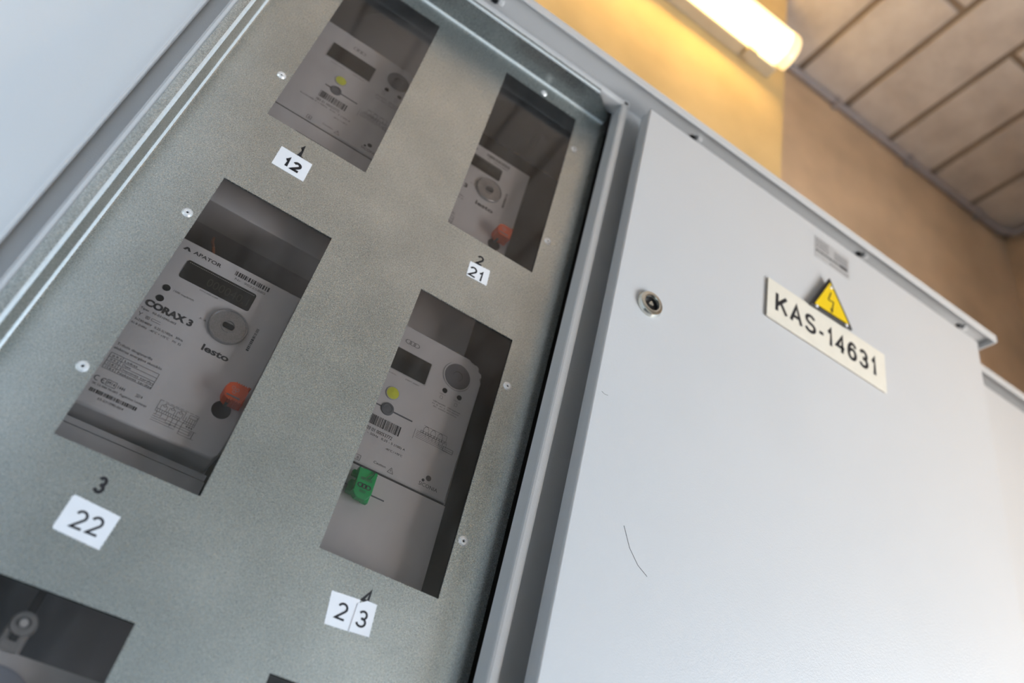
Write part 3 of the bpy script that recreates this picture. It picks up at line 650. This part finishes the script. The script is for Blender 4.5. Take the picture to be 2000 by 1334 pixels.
def siconia():
    F = .035; y = F-.0002
    t = thing('electricity_meter', 'grey electricity meter with round slate disc behind the window with the green seal', 'meter', (.25, .12, -.2), 'meters with a round slate disc')
    m = MB()
    pts = [(.3420, -.2005), (.3395, -.0500)] + [(.3185+.021*math.cos(math.radians(a)), -.0490+.021*math.sin(math.radians(a))) for a in range(10, 91, 10)] + [(.1815, -.0280)] + [(.1815+.021*math.cos(math.radians(a)), -.0490+.021*math.sin(math.radians(a))) for a in range(100, 181, 10)] + [(.1580, -.2005)]
    m.prism(pts, F, .080, 'meter', .003, 3); m.build('body', t)
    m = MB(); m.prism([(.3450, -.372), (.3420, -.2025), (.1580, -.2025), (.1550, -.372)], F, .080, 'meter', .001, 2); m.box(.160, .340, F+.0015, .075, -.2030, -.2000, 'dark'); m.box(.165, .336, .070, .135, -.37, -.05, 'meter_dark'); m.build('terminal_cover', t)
    m = MB(); m.prism(rrect(.2165, .2795, -.0868, -.0572, .0015), F-.0004, F+.001, 'meter_dark'); m.prism(rrect(.2178, .2782, -.0858, -.0582, .001), F-.0007, F+.001, 'lcd'); m.build('display', t)
    MB().lathe(.3107, -.0567, [(.0176, F), (.0170, F-.0014), (.0160, F-.0014), (.0156, F-.0006), (.0155, F-.0012), (.0060, F-.0020), (.0055, F-.0012), (0, F-.0012)], 'knob', 44, ['meter', 'meter', 'meter', 'knob', 'knob', 'dark', 'knob']).build('optical_port', t)
    for x, z in ((.3020, -.0800), (.3204, -.0798)): MB().lathe(x, z, [(.0030, F), (.0028, F-.0006), (0, F-.0006)], 'black', 22).build('indicator_light', t)
    MB().lathe(.2487, -.1131, [(.0078, F), (.0076, F-.0008), (.0068, F-.0010), (0, F-.0010)], 'yellow_dot', 30, ['meter_dark', 'meter_dark', 'yellow_dot']).build('seal_button', t)
    m = MB(); m.lathe(.2495, -.1325, [(.0072, F), (.0068, F-.0012), (.0050, F-.0016), (.0046, F-.0008), (.0020, F-.0008), (0, F-.0014)], 'knob', 30); m.box(.2350, .2430, F-.0006, F+.001, -.1330, -.1318, 'knob'); m.box(.2565, .2790, F-.0006, F+.001, -.1334, -.1320, 'knob'); m.build('cover_screw', t)
    m = MB()
    for i in range(3): m.ringf(.2450+i*.0050, -.0458, .0022, .0028, y, 'print_light', 18, 0, 2*PI, 1.4)
    m.build('maker_logo', t); m = MB()
    m.disc(.3154, -.1830, .0030, y, 'print'); m.disc(.3103, -.1872, .0016, y, 'print'); m.text('SICONIA', .3068, .3285, -.1935, .0040, y, 'print'); m.build('model_lettering', t)
    m = MB()
    m.text('0,001 kWh', .2260, .2450, -.0920, .0014, y, 'print_light'); m.text('230V 400V', .2560, .2730, -.0910, .0016, y, 'print_light')
    m.build('display_text', t); m = MB()
    m.text('LED 1', .2975, .3040, -.0862, .0014, y, 'print_light'); m.text('LED 2', .3155, .3225, -.0862, .0014, y, 'print_light'); m.frame(.2990, .3020, -.0915, -.0880, .0003, y, 'print_light'); m.frame(.3175, .3205, -.0920, -.0885, .0003, y, 'print_light')
    m.text('1000 imp/kWh   1000 imp/kvarh', .2930, .3270, -.0985, .0017, y, 'print'); m.text('Kl. B  Kl. 2  EN 50470', .2930, .3260, -.1015, .0014, y, 'print_light'); m.text('IEC 62053 50-60Hz', .2950, .3240, -.1045, .0014, y, 'print_light')
    m.build('indicator_text', t); m = MB()
    m.text('103 01 00053772', .2345, .2650, -.1628, .0038, y, 'print'); m.text('3x230/400 V ~ 50Hz   0,25 - 5 (100) A', .2150, .2820, -.1672, .0024, y, 'print'); m.text('-40°C / +70°C', .2620, .2812, -.1748, .0022, y, 'print')
    m.build('rating_text', t); m = MB()
    m.frame(.2360, .2415, -.1980, -.1925, .0004, y, 'print'); m.text('B', .2382, .2400, -.1968, .0028, y, 'print')
    m.build('class_mark', t); m = MB()
    m.text('Caution', .2555, .2690, -.1935, .0026, y, 'print')
    a, b, c = (.2718, -.1960), (.2782, -.1960), (.2750, -.1900)
    for p, q in ((a, b), (b, c), (c, a)): m.line(*p, *q, .0004, y, 'print')
    m.line(.2750, -.1922, .2750, -.1942, .0005, y, 'print')
    m.build('caution_mark', t)
    m = MB(); m.barcode(.2345, .2703, -.1557, -.1446, y, 'print', 74, 21); m.build('barcode', t)
    m = MB(); w = .00032
    for i in range(5): 
        z = -.1395-i*.0018; m.line(.2870, z, .3100+i*.004, z, w, y, 'print_light')
    for i in range(3):
        cx = .2965+i*.0085; m.ringf(cx, -.1325, .0018, .0022, y, 'print', 12, 0, PI); m.line(cx-.0028, -.1325, cx-.0028, -.1395, w, y, 'print_light'); m.line(cx+.0028, -.1325, cx+.0028, -.1395, w, y, 'print_light')
    m.line(.2930, -.1302, .3210, -.1302, w, y, 'print_light'); m.line(.3210, -.1302, .3210, -.1385, w, y, 'print_light')
    for i in range(10): m.frame(.2910+i*.0032, .2938+i*.0032, -.1390, -.1368, w, y, 'print_light')
    for i in range(7): m.line(.2975+i*.0042, -.1390, .2975+i*.0042, -.1420-i*.0006, w, y, 'print_light')
    m.frame(.3200, .3320, -.1472, -.1425, w*1.3, y, 'print'); m.line(.3230, -.1450, .3320, -.1450, w, y, 'print'); m.line(.2850, -.1500, .2850, -.1380, w, y, 'print_light'); m.build('wiring_diagram', t)
    MB().box(.2340, .2790, F-.0005, F+.001, -.2262, -.2250, 'knob').build('seal_slot', t)
    return t
M4 = siconia()
M4['label'] = 'grey electricity meter with round slate disc, right window beside the green seal'
M1 = copy_tree(M4); M1.location += Vector((-.203, .005, .369)); M1['label'] = 'grey electricity meter with slate disc and yellow dot, behind the top left window'

t = thing('security_seal', 'green translucent plastic seal hanging on the meter with the slate disc', 'seal', (.25, .02, -.226))
m = MB()
m.prism([(.2400, -.2140), (.2405, -.2105), (.2440, -.2125), (.2480, -.2100), (.2530, -.2118), (.2590, -.2098), (.2600, -.2125), (.2585, -.2150), (.2600, -.2180), (.2605, -.2330), (.2580, -.2385), (.2560, -.2402), (.2470, -.2405), (.2440, -.2385), (.2415, -.2350), (.2425, -.2180)], .017, .025, 'green', .0010, 2); m.build('tag', t)
m = MB(); m.box(.2378, .2452, .026, .032, -.2175, -.2115, 'green', .001); m.box(.2550, .2620, .025, .032, -.2390, -.2300, 'green', .001); m.box(.2385, .2600, .0255, .0335, -.2350, -.2220, 'green', .001); m.build('housing', t)
m = MB(); y = .0167
m.text('0005870', .2448, .2565, -.2225, .0030, y, 'print')
for i in range(3): m.ringf(.2468+i*.0040, -.2280, .0016, .0024, y, 'ink', 18, 0, 2*PI, 1.3)
m.text('ESO', .2478, .2538, -.2345, .0024, y, 'ink'); m.build('printed_mark', t)
m = MB(); m.tube([(.2560, .016, -.2098), (.2540, .0155, -.2140), (.2500, .016, -.2195)], .0004, 'dark', 6); m.tube([(.2560, .016, -.2098), (.2555, .0155, -.2150), (.2535, .016, -.2205)], .0004, 'dark', 6); m.build('seal_wire', t)

# bottom-left meter with a hanging screw above it
F = .040
t = thing('electricity_meter', 'blurred grey meter with big round dial in the bottom left window', 'meter', (.04, .12, -.55))
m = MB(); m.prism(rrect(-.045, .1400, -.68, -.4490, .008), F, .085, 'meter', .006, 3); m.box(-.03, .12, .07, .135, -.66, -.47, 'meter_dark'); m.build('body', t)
MB().lathe(.0540, -.4935, [(.0350, F), (.0346, F-.002), (.0330, F-.003), (0, F-.003)], 'dial', 44).build('dial', t)
t = thing('hanging_bracket', 'dark strap and clear capped screw above the meter in the bottom left window', 'bracket', (.051, .05, -.43))
MB().box(.0482, .0545, .044, .0455, -.4235, -.3850, 'dark', .0004).build('strap', t)
MB().lathe(.0512, -.4290, [(.0100, .0460), (.0095, .040), (.0085, .0375), (.0050, .0370), (.0045, .0385), (0, .0385)], 'clear_cap', 26).build('screw_cap', t)
MB().lathe(.0512, -.4290, [(.0032, .0370), (.0028, .0345), (0, .0345)], 'steel', 18).build('screw', t)
m = MB(); m.box(.0410, .0590, .0400, .0465, -.4530, -.4290, 'clear_cap', .003); m.box(.0470, .0530, .0380, .0400, -.4420, -.4350, 'dark', .0006); m.build('bracket_plate', t)
w = MB(); w.tube([(.012, .115, .012), (.016, .085, -.018), (.022, .062, -.040), (.032, .060, -.062), (.036, .066, -.075)], .0016, 'wire_red', 8)
tag(w.build('cable', origin=(.012, .115, .012)), 'thin copper red wire in the dark gap above the sharp ring-port meter', 'cable')
